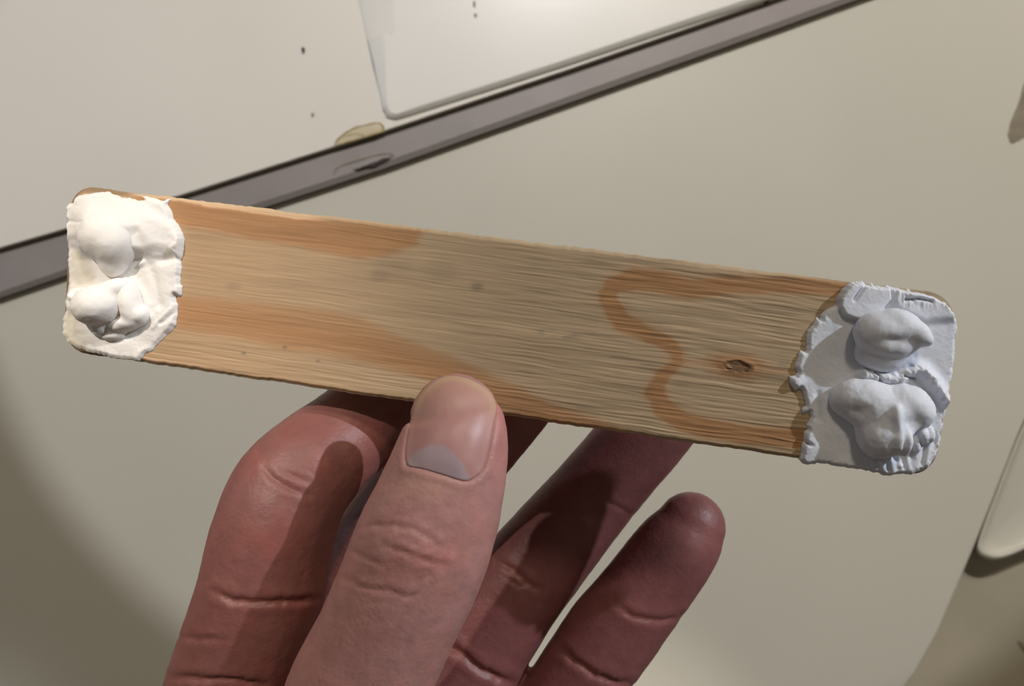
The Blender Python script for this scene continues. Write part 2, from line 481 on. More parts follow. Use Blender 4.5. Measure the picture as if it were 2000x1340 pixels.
# knot
kx = (pxx - 1441); ky = (pyy - 716) - kx * .10
kd = np.hypot(kx / 1.2, ky * 1.9)
mix(smooth(70, 24, kd + 5 * noise(UU / 9, vy / 5, 51)) * .9, deep)
mix(smooth(40, 60, kd) * smooth(150, 60, kd) * smooth(14, 2, abs(ky)) * .4, orange)
core = smooth(22, 14, kd + 7 * noise(UU / 7, vy / 3.5, 52))
mix(core * .75, (.15, .09, .055))
mix(smooth(6, 2, abs(kd - 20 + 4 * noise(UU / 6, vy / 4, 57))) * .6, (.06, .035, .02))
height = height - core * .0002 + smooth(35, 24, kd) * .00008
# grey marks and spots
mk = smooth(0, 1, (1.1 - np.hypot((pxx - 1092) / 58, (pyy - 652 - (pxx - 1092) * .12) / 10)) * 1.6) * smooth(-.5, .5, noise(UU / 12, vy / 6, 61))
mix(mk * .42, (.17, .15, .115))
for a, b, r_, k_ in [(932, 560, 9, .5), (556, 678, 3.5, .8), (476, 690, 3.2, .8), (621, 705, 3, .6), (860, 528, 26, .18), (740, 540, 14, .25), (770, 514, 30, .2), (455, 560, 11, .22), (1530, 712, 10, .2)]:
    mix(smooth(1.3, .3, np.hypot((pxx - a) / (r_ * 1.6), (pyy - b) / r_)) * k_, (.16, .14, .10))
fine = smooth(.25, .8, noise(UU / 120, wv / 2.6, 72)) * (.35 + .65 * smooth(650, 1150, UU)) + .6 * smooth(.35, .8, noise(UU / 60, wv / 3.4, 73)) * smooth(650, 1150, UU)
colr *= (1 - .27 * fine)[..., None]
gs = fbm(UU / 220, wv / 16, 71) 
colr *= (1 + .05 * gs + .09 * grain * smooth(600, 1200, UU) + .04 * grain)[..., None]
mix(np.clip(chip, 0, 1) * .7, (.66, .47, .29))
mix(smooth(5, 2, perim) * .5, (.55, .42, .27))
mix(smooth(16, 6, perim) * smooth(150, 110, UU) * .6, (.12, .08, .04))
mix(smooth(12, 4, perim) * smooth(L - 100, L - 70, UU) * .6, (.16, .12, .07))

top3 = pts3 + NN * height[..., None]
THK = .0019
bot3 = pts3 - NN * THK
nTop = NU * NV
verts = np.vstack([top3.reshape(-1, 3), bot3.reshape(-1, 3)])
idx = np.arange(nTop).reshape(NV, NU)
q = np.stack([idx[:-1, :-1], idx[1:, :-1], idx[1:, 1:], idx[:-1, 1:]], -1).reshape(-1, 4)
qb = q[:, ::-1] + nTop
border = np.concatenate([idx[0, :-1], idx[:-1, -1], idx[-1, :0:-1], idx[:0:-1, 0]])
bn = np.roll(border, -1)
side = np.stack([border, bn, bn + nTop, border + nTop], -1)
stick = mesh_obj('wooden_stick', verts, np.vstack([q, qb, side]).tolist(), M_wood)
set_colour(stick.data, np.vstack([colr.reshape(-1, 3), colr.reshape(-1, 3)]))
tag(stick, 'flat pine stick with rounded ends, orange grain and a dark knot, held in hand', 'stick')

# ------------------------------------------------------------------ paste on the two ends
def smear(name, outline, hfun, mat, parent, jag=2.2, seed=1, step=2.1, tint=None, drop=.0007):
    ol = np.array(outline, float)
    # resample the outline and roughen it
    seg = []
    for i in range(len(ol)):
        a = ol[i]; b = ol[(i + 1) % len(ol)]; k = max(1, int(np.hypot(*(b - a)) / 2.6))
        for j in range(k): seg.append(a + (b - a) * j / k)
    seg = np.array(seg); nrm = np.roll(seg, -1, 0) - np.roll(seg, 1, 0)
    nrm = np.stack([nrm[:, 1], -nrm[:, 0]], 1) / (np.hypot(nrm[:, 0], nrm[:, 1])[:, None] + 1e-6)
    ar = np.arange(len(seg))
    seg = seg + nrm * (jag * noise(ar * .55, ar * 0, seed) + jag * .8 * noise(ar * .17, ar * 0, seed + 3))[:, None]
    x0, y0 = seg.min(0); x1, y1 = seg.max(0)
    gx, gy = np.meshgrid(np.arange(x0, x1, step), np.arange(y0, y1, step))
    gx[1::2] += step / 2
    gx = gx.ravel(); gy = gy.ravel()
    sd = sdf(gx, gy, [tuple(p) for p in seg])
    k = sd > 1.6
    pts = np.vstack([seg, np.stack([gx[k], gy[k]], 1)])
    ns = len(seg)
    rv, re, rf, *_ = delaunay_2d_cdt([Vector(p) for p in pts], [(i, (i + 1) % ns) for i in range(ns)], [], 1, 1e-6)
    X = np.array([v.x for v in rv]); Y = np.array([v.y for v in rv])
    sd = np.abs(poly_dist(X, Y, [tuple(p) for p in seg], closed=True))
    h = hfun(X, Y, sd)
    h = h * (.16 + .84 * smooth(0, 8, sd))
    # keep the seen place: raise along the plane's normal
    top = on_plane(X, Y, h)
    nv = len(X)
    # boundary edges of the triangulation
    cnt = {}
    for f in rf:
        for a, b in zip(f, f[1:] + f[:1]):
            cnt[(a, b)] = 1
    bd = [(a, b) for (a, b) in cnt if (b, a) not in cnt]
    bot = on_plane(X, Y, np.full(nv, -drop))
    bset = sorted({i for e in bd for i in e}); mp = {i: nv + j for j, i in enumerate(bset)}
    verts = np.vstack([top, bot[bset]])
    faces = [tuple(f) for f in rf] + [(b, a, mp[a], mp[b]) for a, b in bd]
    o = mesh_obj(name, verts, faces, mat); fix_normals(o)
    c = np.array([mat.node_tree.nodes['Principled BSDF'].inputs['Base Color'].default_value[:3]] * len(verts))
    if tint is not None:
        xx = np.concatenate([X, X[bset]]); yy = np.concatenate([Y, Y[bset]])
        c = tint(xx, yy, c)
    set_colour(o.data, c)
    if parent is not None: under(o, parent)
    return o

def ridge(X, Y, pts, w, h):
    d = poly_dist(X, Y, pts); return h * np.exp(-(d / w) ** 2)
def bump_(X, Y, cx, cy, rx, ry, h, a=0):
    c, s = math.cos(a), math.sin(a); u = (X - cx) * c + (Y - cy) * s; v = -(X - cx) * s + (Y - cy) * c
    return h * np.exp(-((u / rx) ** 2 + (v / ry) ** 2))
def shelf(X, Y, poly, h, soft=5, soft_in=None):
    return h * smooth(-soft * .3, soft, sdf(X, Y, poly))

def dollop(name, balls, mat, parent, voxel=.00026, sm=6, seed=3, rough=.00008, extra=None):
    """smooth lump of paste: overlapping ellipsoids (seen x, seen y, height, rx, ry, rz, turn) fused into one skin"""
    bm = bmesh.new()
    Xax = (stick_pt(1, 0) - stick_pt(0, 0)); Xax = Xax / np.linalg.norm(Xax)
    Yax = np.cross(NN, Xax)
    for (x, y, h, rx, ry, rz, an) in balls:
        c = on_plane(np.array(x), np.array(y), np.array(h * .001))
        k = (CAMZ - c[2]) / F
        ca, sa = math.cos(an), math.sin(an)
        u = Xax * ca + Yax * sa; v = -Xax * sa + Yax * ca
        Mx = Matrix(((u[0] * rx * k, v[0] * ry * k, NN[0] * rz * .001, c[0]), (u[1] * rx * k, v[1] * ry * k, NN[1] * rz * .001, c[1]), (u[2] * rx * k, v[2] * ry * k, NN[2] * rz * .001, c[2]), (0, 0, 0, 1)))
        bmesh.ops.create_icosphere(bm, subdivisions=4, radius=1, matrix=Mx)
    me = bpy.data.meshes.new(name); bm.to_mesh(me); bm.free()
    o = bpy.data.objects.new(name, me); col.objects.link(o)
    r_ = o.modifiers.new('r', 'REMESH'); r_.mode = 'VOXEL'; r_.voxel_size = voxel
    s_ = o.modifiers.new('s', 'SMOOTH'); s_.iterations = sm; s_.factor = .6
    dg = bpy.context.evaluated_depsgraph_get(); me2 = bpy.data.meshes.new_from_object(o.evaluated_get(dg))
    me2.name = name
    o.modifiers.clear(); o.data = me2; bpy.data.meshes.remove(me)
    co = coords(me2); no = normals(me2); px, py = project(co)
    disp = rough * fbm(px / 14, py / 14, seed) + rough * .25 * noise(px / 3, py / 3, seed + 9)
    if extra is not None: disp = disp + extra(px, py, no)
    co = co + no * disp[:, None]; set_coords(me2, co)
    me2.polygons.foreach_set('use_smooth', [True] * len(me2.polygons))
    me2.materials.append(mat)
    c = np.array([mat.node_tree.nodes['Principled BSDF'].inputs['Base Color'].default_value[:3]] * len(co)); set_colour(me2, c)
    under(o, parent)
    return o

# left end -----------------------------------------------------------
lc = lambda pts: [(100 + x / 3.526, 340 + y / 3.526) for x, y in pts]
left_out = lc([(200, 145), (300, 130), (400, 122), (455, 150), (500, 168), (560, 172), (610, 180), (650, 178), (618, 150), (680, 158), (730, 172), (780, 185), (820, 170), (800, 210), (825, 250), (845, 310), (890, 360), (912, 410), (920, 470), (912, 540), (895, 590), (900, 640), (890, 700), (892, 760), (908, 775), (902, 830), (880, 850), (865, 840), (872, 900), (870, 980), (855, 1045), (800, 1110), (745, 1165), (690, 1215), (640, 1255), (600, 1285), (540, 1280), (470, 1272), (410, 1265), (340, 1245), (250, 1225), (170, 1195), (110, 1150), (80, 1090), (84, 1000), (110, 940), (103, 880), (115, 830), (125, 780), (125, 700), (122, 600), (125, 520), (118, 475), (108, 440), (118, 400), (108, 370), (120, 330), (105, 290), (115, 260), (102, 235), (130, 205), (165, 200), (175, 165)])
def hl(X, Y, sd):
    x = (X - 100) * 3.526; y = (Y - 340) * 3.526
    h = .00055 + .00018 * fbm(x / 130, y / 90, 3) + .00003 * fbm(x / 16, y / 10, 4)
    h0 = h; h = 0 * h
    h = h + shelf(x, y, [(60, 180), (200, 100), (470, 100), (600, 190), (860, 330), (960, 480), (900, 560), (700, 520), (640, 420), (420, 480), (260, 470), (60, 480)], .0011, 60)
    h = h + .0007 * smooth(600, 760, x) * smooth(1180, 1000, y)
    # thin, scraped area at the left with wood showing through
    h = h - .00060 * smooth(-10, 40, sdf(x, y, [(130, 490), (230, 480), (290, 560), (330, 720), (300, 790), (190, 800), (130, 760)]))
    h = h - .0004 * smooth(-10, 50, sdf(x, y, [(60, 950), (200, 900), (240, 1030), (330, 1180), (330, 1300), (60, 1300)]))
    h = h - ridge(x, y, [(140, 330), (240, 345), (340, 355), (370, 345)], 12, .00035) - bump_(x, y, 365, 345, 22, 14, .0004) - bump_(x, y, 425, 305, 22, 14, .0003)
    h = h - bump_(x, y, 815, 590, 70, 26, .0010, -.25) + ridge(x, y, [(900, 380), (905, 480), (860, 520), (890, 570)], 16, .0006)
    h = h + ridge(x, y, [(560, 710), (640, 810), (690, 900), (700, 985)], 26, .0003)
    h = h - ridge(x, y, [(700, 640), (740, 760), (760, 900)], 30, .0004)
    h = h - ridge(x, y, [(860, 955), (800, 1015), (770, 1030)], 13, .0006) + ridge(x, y, [(840, 930), (760, 1010), (720, 1060)], 10, .0003)
    h = h + bump_(x, y, 160, 850, 50, 28, .0009, .3) + bump_(x, y, 225, 810, 30, 14, .0008) + bump_(x, y, 130, 910, 30, 30, .0006) + bump_(x, y, 640, 620, 28, 14, .0009, -.8)
    h = h + .00008 * noise(x / 5, y / 5, 9) * smooth(60, 0, sd * 3.5)
    h = h0 + .62 * h + .0034 * smooth(110, 470, y) * smooth(150, 330, x) * smooth(860, 460, x) * smooth(600, 500, y)
    return np.maximum(h, .00012)
def tl(x, y, c):
    a = (x - 100) * 3.526; b = (y - 340) * 3.526
    m = .8 * smooth(0, 60, sdf(a, b, [(130, 500), (230, 490), (300, 600), (350, 740), (280, 800), (190, 790), (130, 760)])) * (.6 + .4 * fbm(a / 60, b / 40, 31))
    m = m + .7 * smooth(-20, 50, sdf(a, b, [(60, 940), (190, 920), (240, 1060), (290, 1160), (280, 1290), (60, 1290)])) * (.6 + .5 * fbm(a / 40, b / 40, 33))
    m = m + .9 * smooth(25, 0, poly_dist(a, b, [(110, 1130), (180, 1190), (330, 1238)])) * smooth(-.2, .4, fbm(a / 26, b / 20, 35))
    m = np.clip(m, 0, 1)[:, None]
    return c * (1 - m) + np.array([.62, .57, .40]) * m
left_paste = empty('paste_smear', on_plane(np.array(245.), np.array(540.)))
smear('smear_layer', left_out, hl, M_paste_left, left_paste, jag=1.3, seed=5, tint=tl)
def l1(px, py, no):
    return 0 * px
dollop('dollop', [(222, 466, 1.3, 58, 50, 4.3, 0), (236, 476, 1.2, 46, 48, 4.3, 0), (229, 506, .7, 32, 38, 2.6, 0)], M_paste_left, left_paste, seed=11, sm=24)
dollop('dollop', [(207, 598, 1.9, 52, 41, 4.2, .28), (232, 570, 1.0, 42, 24, 3.2, .5), (206, 640, .3, 26, 20, 2.2, .2)], M_paste_left, left_paste, seed=12, sm=20)
dollop('dollop', [(262, 592, 1.0, 24, 52, 2.6, .40), (282, 616, .8, 18, 20, 2.2, 0), (252, 632, .6, 48, 18, 2.3, .35), (225, 655, .3, 26, 12, 1.6, .2)], M_paste_left, left_paste, seed=13, sm=12)
tag(left_paste, 'white paste smear tinted for warm light with two rounded dollops on the left end of the stick', 'paste')

# right end ----------------------------------------------------------
rc = lambda pts: [(1500 + x / 3.045, 520 + y / 3.045) for x, y in pts]
right_out = rc([(490, 95), (555, 92), (572, 108), (600, 112), (612, 98), (622, 116), (690, 122), (702, 106), (715, 122), (765, 132), (820, 145), (830, 135), (842, 150), (900, 160), (960, 178), (1050, 215), (1100, 285), (1122, 350), (1112, 430), (1110, 500), (1082, 700), (1052, 850), (1030, 1000), (1000, 1120), (950, 1195), (850, 1238), (800, 1232), (740, 1242), (690, 1246), (660, 1232), (540, 1208), (380, 1184), (300, 1172), (210, 1178), (188, 1150), (192, 1100), (205, 1040), (215, 980), (232, 970), (228, 940), (255, 900), (245, 865), (205, 880), (200, 850), (222, 830), (212, 780), (190, 730), (155, 745), (140, 715), (122, 690), (125, 655), (165, 652), (175, 635), (158, 600), (172, 540), (190, 498), (222, 505), (225, 440), (235, 385), (262, 345), (285, 300), (308, 310), (312, 285), (335, 262), (395, 235), (412, 170), (435, 135)])
def hr(X, Y, sd):
    x = (X - 1500) * 3.045; y = (Y - 520) * 3.045
    h = .00075 + .00016 * fbm(x / 150, y / 110, 53) + .00003 * fbm(x / 14, y / 9, 54)
    # folded flap at the upper left
    h = h + shelf(x, y, [(420, 90), (700, 60), (720, 200), (640, 290), (520, 325), (440, 300), (405, 240), (410, 160)], .0010, 16)
    h = h - ridge(x, y, [(565, 115), (530, 150), (495, 200)], 9, .0011)
    h = h - ridge(x, y, [(800, 200), (880, 195), (950, 208)], 10, .0007) + ridge(x, y, [(830, 175), (900, 180), (960, 195)], 12, .0004)
    # band along the top right and the dark ledge under it
    h = h + shelf(x, y, [(700, 60), (1150, 60), (1150, 335), (1000, 340), (900, 350), (720, 260)], .0008, 45)
    h = h + .00022 * noise(x / 9, y / 40, 61) * smooth(700, 760, x) * smooth(280, 200, y)
    # smooth scooped trough on the left, under the first dollop
    h = h - bump_(x, y, 420, 560, 190, 120, .0004, -.8)
    # broken ridge from the middle to the right edge
    rl = [(560, 640), (640, 665), (760, 665), (850, 610), (900, 620), (960, 690), (1040, 800)]
    h = h + ridge(x, y, rl, 42, .0017) * (1 + .35 * fbm(x / 22, y / 22, 63)) - ridge(x, y, [(780, 650), (860, 665)], 8, .0008)
    h = h - ridge(x, y, [(615, 630), (635, 650), (640, 680)], 7, .0010)
    # lower right: scraped grooves fanning down
    for (a, b, c_, d_) in [(900, 960, 840, 1130), (930, 1000, 900, 1180), (780, 1090, 800, 1200), (740, 1120, 760, 1220), (690, 1150, 700, 1225), (640, 1160, 640, 1220), (980, 1000, 985, 1120)]:
        h = h - ridge(x, y, [(a, b), (c_, d_)], 14, .00022) * smooth(4, 14, sd) + ridge(x, y, [(a + 24, b), (c_ + 26, d_)], 13, .0002) * smooth(4, 14, sd)
    h = h + shelf(x, y, [(560, 1190), (700, 1120), (800, 1180), (700, 1280), (500, 1260)], .0005, 22)
    # raised lobes on the left edge
    h = h + bump_(x, y, 160, 690, 40, 50, .0004) + bump_(x, y, 250, 1050, 60, 90, .0003) - bump_(x, y, 232, 1052, 22, 9, .0010, .4)
    h = h + ridge(x, y, [(290, 760), (290, 900)], 22, -.0003)
    h = h + .00012 * noise(x / 6, y / 6, 9) * smooth(60, 0, sd * 3)
    return np.maximum(h, .0002)
right_paste = empty('paste_smear', on_plane(np.array(1710.), np.array(740.)))
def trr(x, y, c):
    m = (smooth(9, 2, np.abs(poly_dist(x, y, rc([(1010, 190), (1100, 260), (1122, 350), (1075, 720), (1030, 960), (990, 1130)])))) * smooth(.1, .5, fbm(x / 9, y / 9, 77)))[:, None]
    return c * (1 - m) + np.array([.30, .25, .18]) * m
smear('smear_layer', right_out, hr, M_paste_right, right_paste, jag=1.2, seed=15, tint=trr)
dollop('dollop', [(1722, 655, 2.0, 64, 48, 4.0, -.1), (1768, 652, 3.3, 32, 27, 2.6, -.5), (1786, 664, 3.6, 16, 16, 2.0, 0), (1714, 692, 1.0, 50, 36, 2.8, 0), (1745, 640, 2.6, 48, 34, 3.3, -.4)], M_paste_right, right_paste, seed=21, sm=24, extra=lambda px, py, no: -.0008 * np.exp(-(((px - 1752) / 34) ** 2 + ((py - 668) / 13) ** 2)))
dollop('dollop', [(1702, 795, 1.4, 84, 52, 3.4, -.28), (1716, 840, 1.6, 50, 56, 3.6, -.3), (1762, 795, 1.6, 56, 46, 3.4, -.4), (1752, 846, 2.6, 13, 44, 2.9, .08), (1655, 785, .8, 42, 34, 2.4, -.5), (1735, 812, 1.8, 56, 46, 3.6, -.3)], M_paste_right, right_paste, seed=22, sm=18, rough=.00012, extra=lambda px, py, no: .0006 * np.exp(-(poly_dist(px, py, [(1752, 800), (1757, 840), (1757, 872)]) / 9) ** 2) - .0010 * np.exp(-(((px - 1786) / 20) ** 2 + ((py - 828) / 22) ** 2)) - .0007 * np.exp(-(((px - 1676) / 26) ** 2 + ((py - 806) / 16) ** 2)))
dollop('dollop', [(1790, 842, 1.0, 12, 28, 1.9, .6), (1779, 862, .8, 10, 24, 1.5, .5), (1808, 846, .8, 10, 20, 1.7, .3)], M_paste_right, right_paste, seed=23, sm=3, rough=.0002)
tag(right_paste, 'white paste smear tinted for cool light with two peaked dollops on the right end of the stick', 'paste')

# ------------------------------------------------------------------ the hand
def tube(bm, rings, flat=.85, nseg=28, sub=5, tip_round=True):
    """rings: px, py, depth, half width in px, optional flattening"""
    R_ = np.array([[*P(r[0], r[1], r[2]), r[3] * r[2] / F, (r[4] if len(r) > 4 else flat)] for r in rings])
    C = catmull(R_, sub)
    prev = None; first = None
    view = np.array([0, 0, 1.0])
    nC = len(C)
    def ring_at(c, t, rw, rf):
        s = np.cross(t, view); s /= np.linalg.norm(s); u = np.cross(s, t)
        return [bm.verts.new(c + s * rw * math.cos(2 * math.pi * k / nseg) + u * rw * rf * math.sin(2 * math.pi * k / nseg)) for k in range(nseg)]
    loops = []
    for i in range(nC):
        t = C[min(i + 1, nC - 1), :3] - C[max(i - 1, 0), :3]; t /= np.linalg.norm(t)
        loops.append(ring_at(C[i, :3], t, C[i, 3], C[i, 4]))
    # hemispherical cap at the end
    t = C[-1, :3] - C[-2, :3]; t /= np.linalg.norm(t); rw, rf = C[-1, 3], C[-1, 4]
    for a in (20, 40, 58, 73, 84):
        a = math.radians(a)
        loops.append(ring_at(C[-1, :3] + t * rw * .95 * math.sin(a), t, rw * math.cos(a), rf))
    for a, b in zip(loops[:-1], loops[1:]):
        for k in range(nseg):
            j = (k + 1) % nseg; bm.faces.new((a[k], a[j], b[j], b[k]))
    bm.faces.new(loops[-1]); bm.faces.new(loops[0][::-1])
    return C

fingers = {
 'thumb': [(650, 2750, .1820, 180), (640, 2350, .1580, 220), (590, 2080, .1430, 210), (565, 1840, .1320, 186), (620, 1600, .1240, 165, .9), (670, 1450, .1215, 148), (703, 1340, .1205, 138), (738, 1266, .1195, 133), (768, 1200, .1185, 132), (800, 1130, .1180, 135), (826, 1062, .1175, 135, .82), (852, 993, .1175, 128, .78), (873, 926, .1178, 118, .74), (887, 868, .1183, 107, .70), (890, 828, .1190, 98, .66), (888, 812, .1193, 88, .60)],
 'index': [(520, 2150, .1600, 140, .6), (440, 1880, .1510, 150, .75), (400, 1640, .1430, 150), (420, 1500, .1400, 138), (455, 1340, .1350, 129), (505, 1175, .1315, 124), (530, 1060, .1315, 120), (562, 967, .1325, 115), (606, 912, .1350, 106), (664, 862, .1390, 96), (722, 812, .1420, 90), (785, 752, .1415, 82)],
 'middle': [(620, 2200, .1630, 140, .6), (600, 1950, .1600, 150, .7), (600, 1700, .1560, 150), (640, 1400, .1530, 128), (700, 1180, .1520, 120), (790, 1020, .1515, 110), (880, 900, .1490, 103), (960, 815, .1450, 94), (1010, 765, .1425, 86), (1040, 730, .1415, 78)],
 'ring': [(720, 2200, .1630, 140, .6), (770, 1950, .1610, 150, .7), (800, 1700, .1580, 145, .8), (864, 1420, .1570, 112), (921, 1290, .1580, 102), (985, 1180, .1590, 99), (1060, 1084, .1600, 94), (1150, 977, .1600, 86), (1205, 912, .1590, 84), (1256, 853, .1580, 84), (1310, 790, .1570, 80)],
 'little': [(820, 2200, .1630, 140, .6), (900, 1950, .1610, 140, .7), (970, 1700, .1580, 125, .8), (1052, 1450, .1560, 92), (1096, 1380, .1560, 88), (1142, 1310, .1560, 88), (1190, 1244, .1560, 91), (1246, 1171, .1560, 86), (1300, 1099, .1560, 83), (1334, 1053, .1560, 77), (1350, 1026, .1560, 68)],
}
bm = bmesh.new(); axes = {}
for k, r in fingers.items():
    axes[k] = tube(bm, r)
# palm, heel of the thumb and wrist (mostly below the frame)
tube(bm, [(640, 2700, .175, 300, .8), (640, 2400, .170, 290, .75), (660, 2100, .160, 380, .55), (690, 1850, .156, 430, .45), (700, 1760, .1545, 400, .34), (720, 1690, .1545, 350, .30)], nseg=40)
tube(bm, [(650, 2700, .1800, 180, .9), (640, 2250, .1530, 230, .9), (600, 2000, .142, 220, .9), (590, 1820, .1340, 190, .9), (625, 1620, .1260, 150, .9)])
tube(bm, [(760, 2150, .1640, 140, .6), (820, 1700, .1500, 150, .6), (860, 1500, .1520, 130, .6), (890, 1410, .1540, 104, .6)])
tube(bm, [(560, 2200, .1640, 140, .6), (480, 1800, .1500, 180, .8), (500, 1560, .1450, 150, .8), (520, 1480, .1430, 120, .8)])
tube(bm, [(640, 4600, .215, 420, .85), (640, 3600, .195, 350, .85), (640, 2600, .173, 295, .8)], nseg=40)
me = bpy.data.meshes.new('hand'); bm.to_mesh(me); bm.free()
hand = bpy.data.objects.new('hand', me); col.objects.link(hand)
r_ = hand.modifiers.new('r', 'REMESH'); r_.mode = 'VOXEL'; r_.voxel_size = .00042
s_ = hand.modifiers.new('s', 'SMOOTH'); s_.iterations = 10; s_.factor = .6
dg = bpy.context.evaluated_depsgraph_get(); me2 = bpy.data.meshes.new_from_object(hand.evaluated_get(dg)); me2.name = 'hand'
hand.modifiers.clear(); hand.data = me2; bpy.data.meshes.remove(me)
co = coords(me2); no = normals(me2)
px, py = project(co)
# nearest finger of each vertex
names = list(fingers); D = []
for k in names:
    C = axes[k]; dd = np.full(len(co), 1e9)
    for c in C[::2]:
        dd = np.minimum(dd, np.linalg.norm(co - c[:3], axis=1) / c[3])
    D.append(dd)
own = np.argmin(np.array(D), 0); front = smooth(-.05, .35, no[:, 2])
F_ = {k: (own == i) for i, k in enumerate(names)}
tc = lambda pts: [(600 + x / 2.03, 680 + y / 2.03) for x, y in pts]
ic = lambda pts: [(300 + x / 2.234, 740 + y / 2.234) for x, y in pts]
oc = lambda pts: [(860 + x / 2.393, 780 + y / 2.393) for x, y in pts]
creases = [
 ('thumb', tc([(235, 705), (330, 700), (430, 720), (500, 760), (530, 790)]), 4.5, .00034),
 ('thumb', tc([(310, 780), (400, 812), (470, 838), (545, 858)]), 5, .00048),
 ('thumb', tc([(340, 745), (400, 755), (460, 790)]), 5, .00015),
 ('thumb', tc([(165, 795), (240, 835), (310, 865)]), 4.5, .00036),
 ('thumb', tc([(145, 915), (230, 950), (330, 962), (400, 985), (460, 978)]), 4.5, .00036),
 ('thumb', tc([(575, 770), (545, 830), (490, 885), (430, 930)]), 4, .00022),
 ('thumb', tc([(470, 880), (500, 930), (450, 990), (400, 1060)]), 4, .00012),
 ('thumb', tc([(420, 1000), (360, 1090), (330, 1180)]), 4, .00012),
 ('thumb', tc([(470, 1010), (420, 1110), (380, 1220)]), 4, .00010),
 ('index', ic([(480, 388), (520, 432), (590, 476), (670, 505)]), 5, .0005),
 ('index', ic([(560, 395), (640, 440), (700, 465)]), 4, .0003),
 ('index', ic([(270, 930), (350, 968), (450, 975), (600, 970), (720, 962)]), 6, .0008),
 ('index', ic([(90, 1125), (200, 1135), (310, 1138)]), 5, .00035),
 ('index', ic([(80, 1305), (200, 1308), (350, 1315), (480, 1335)]), 6, .0008),
 ('ring', oc([(640, 420), (720, 462), (820, 500), (900, 542)]), 5, .0003),
 ('ring', oc([(265, 755), (340, 800), (400, 850), (470, 890)]), 5, .0005),
 ('ring', oc([(290, 820), (360, 865), (440, 885)]), 4, .00025),
 ('ring', oc([(30, 1145), (120, 1210), (200, 1270), (330, 1325)]), 7, .0011),
 ('little', oc([(840, 975), (900, 1010), (1000, 1035), (1080, 1030), (1120, 1010)]), 5, .0006),
 ('little', oc([(570, 1175), (640, 1230), (720, 1290), (800, 1320), (880, 1330)]), 6, .0008),
 ('middle', [(700, 1010), (740, 1030)], 5, .0004),
]
disp = .00010 * fbm(px / 45, py / 45, 90) + .000035 * fbm(px / 9, py / 9, 91)
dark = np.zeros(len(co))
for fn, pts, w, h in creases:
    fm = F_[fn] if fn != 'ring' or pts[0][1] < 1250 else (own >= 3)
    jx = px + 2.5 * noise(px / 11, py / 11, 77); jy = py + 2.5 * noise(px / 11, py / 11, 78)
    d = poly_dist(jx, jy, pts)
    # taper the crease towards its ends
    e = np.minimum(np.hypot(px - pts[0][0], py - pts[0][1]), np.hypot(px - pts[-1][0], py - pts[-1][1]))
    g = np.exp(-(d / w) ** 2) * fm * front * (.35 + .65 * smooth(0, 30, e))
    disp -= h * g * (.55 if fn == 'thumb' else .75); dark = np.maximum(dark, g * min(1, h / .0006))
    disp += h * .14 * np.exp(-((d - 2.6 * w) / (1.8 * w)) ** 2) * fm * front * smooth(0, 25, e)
# fine cross wrinkles over the thumb's knuckle
kn = F_['thumb'] * front * np.exp(-(((px - 800) / 120) ** 2 + ((py - 1090) / 110) ** 2))
disp += kn * .00009 * noise((px * .25 + py) / 8, (px - py * .25) / 45, 95)
# little pads bulging between the creases
for fn, x, y, r1, h in [('thumb', 800, 1078, 60, .0004), ('index', 545, 1050, 75, .0007), ('index', 620, 880, 60, .0006), ('little', 1330, 1080, 60, .0006), ('little', 1230, 1200, 50, .0004), ('ring', 1090, 1050, 55, .0004), ('ring', 1010, 1210, 60, .0005)]:
    disp += h * F_[fn] * front * np.exp(-(((px - x) ** 2 + (py - y) ** 2) / r1 ** 2))
# nail bed of the thumb
nail_pts = tc([(395, 465), (440, 476), (480, 486), (560, 510), (610, 526), (642, 526), (675, 508), (700, 478), (722, 400), (738, 320), (750, 250), (748, 215), (725, 172), (690, 145), (650, 124), (600, 110), (560, 108), (525, 116), (490, 140), (455, 172), (430, 220), (408, 290), (396, 350), (388, 410)])
ns = sdf(px, py, nail_pts)
th = F_['thumb'] * (no[:, 2] > -.1)
disp += th * (-.00045 * smooth(-3, 4, ns) + .00016 * np.exp(-((ns + 10) / 8) ** 2) * smooth(780, 840, py))
co = co + no * disp[:, None]
set_coords(me2, co)
# skin tones, with the fingers' shade mixed into their colour
skin = np.array([.46, .245, .22])
c = np.ones((len(co), 3)) * skin
def cm(mask, t):
    global c
    mask = np.clip(mask, 0, 1)[:, None]; c = c * (1 - mask) + np.array(t) * mask
red_shade = np.array([.245, .085, .073]); pale = np.array([.58, .36, .27]); purple_shade = np.array([.17, .055, .06])
cm((~F_['thumb']) * .85, red_shade)
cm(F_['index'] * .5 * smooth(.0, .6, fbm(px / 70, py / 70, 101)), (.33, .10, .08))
cm((F_['ring'] | F_['little']) * .65, purple_shade)
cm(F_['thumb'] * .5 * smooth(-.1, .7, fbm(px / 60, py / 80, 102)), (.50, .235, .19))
cm(F_['thumb'] * .5 * np.exp(-(((px - 830) / 60) ** 2 + ((py - 950) / 30) ** 2)), pale)
cm(F_['thumb'] * .45 * np.exp(-(((px - 850) / 55) ** 2 + ((py - 1090) / 35) ** 2)), (.50, .19, .15))
cm(F_['thumb'] * .5 * smooth(930, 985, px) * smooth(1000, 850, py), (.55, .23, .22))
cm(F_['little'] * .4 * np.exp(-(((px - 1375) / 45) ** 2 + ((py - 1050) / 60) ** 2)), (.52, .20, .17))  # lit tip of the little finger, lightened in the skin colour
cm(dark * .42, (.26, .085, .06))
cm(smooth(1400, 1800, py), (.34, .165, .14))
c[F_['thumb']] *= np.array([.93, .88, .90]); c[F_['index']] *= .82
c *= (1 + .05 * fbm(px / 14, py / 14, 103))[:, None]
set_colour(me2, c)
me2.polygons.foreach_set('use_smooth', [True] * len(me2.polygons)); me2.materials.append(M_skin)

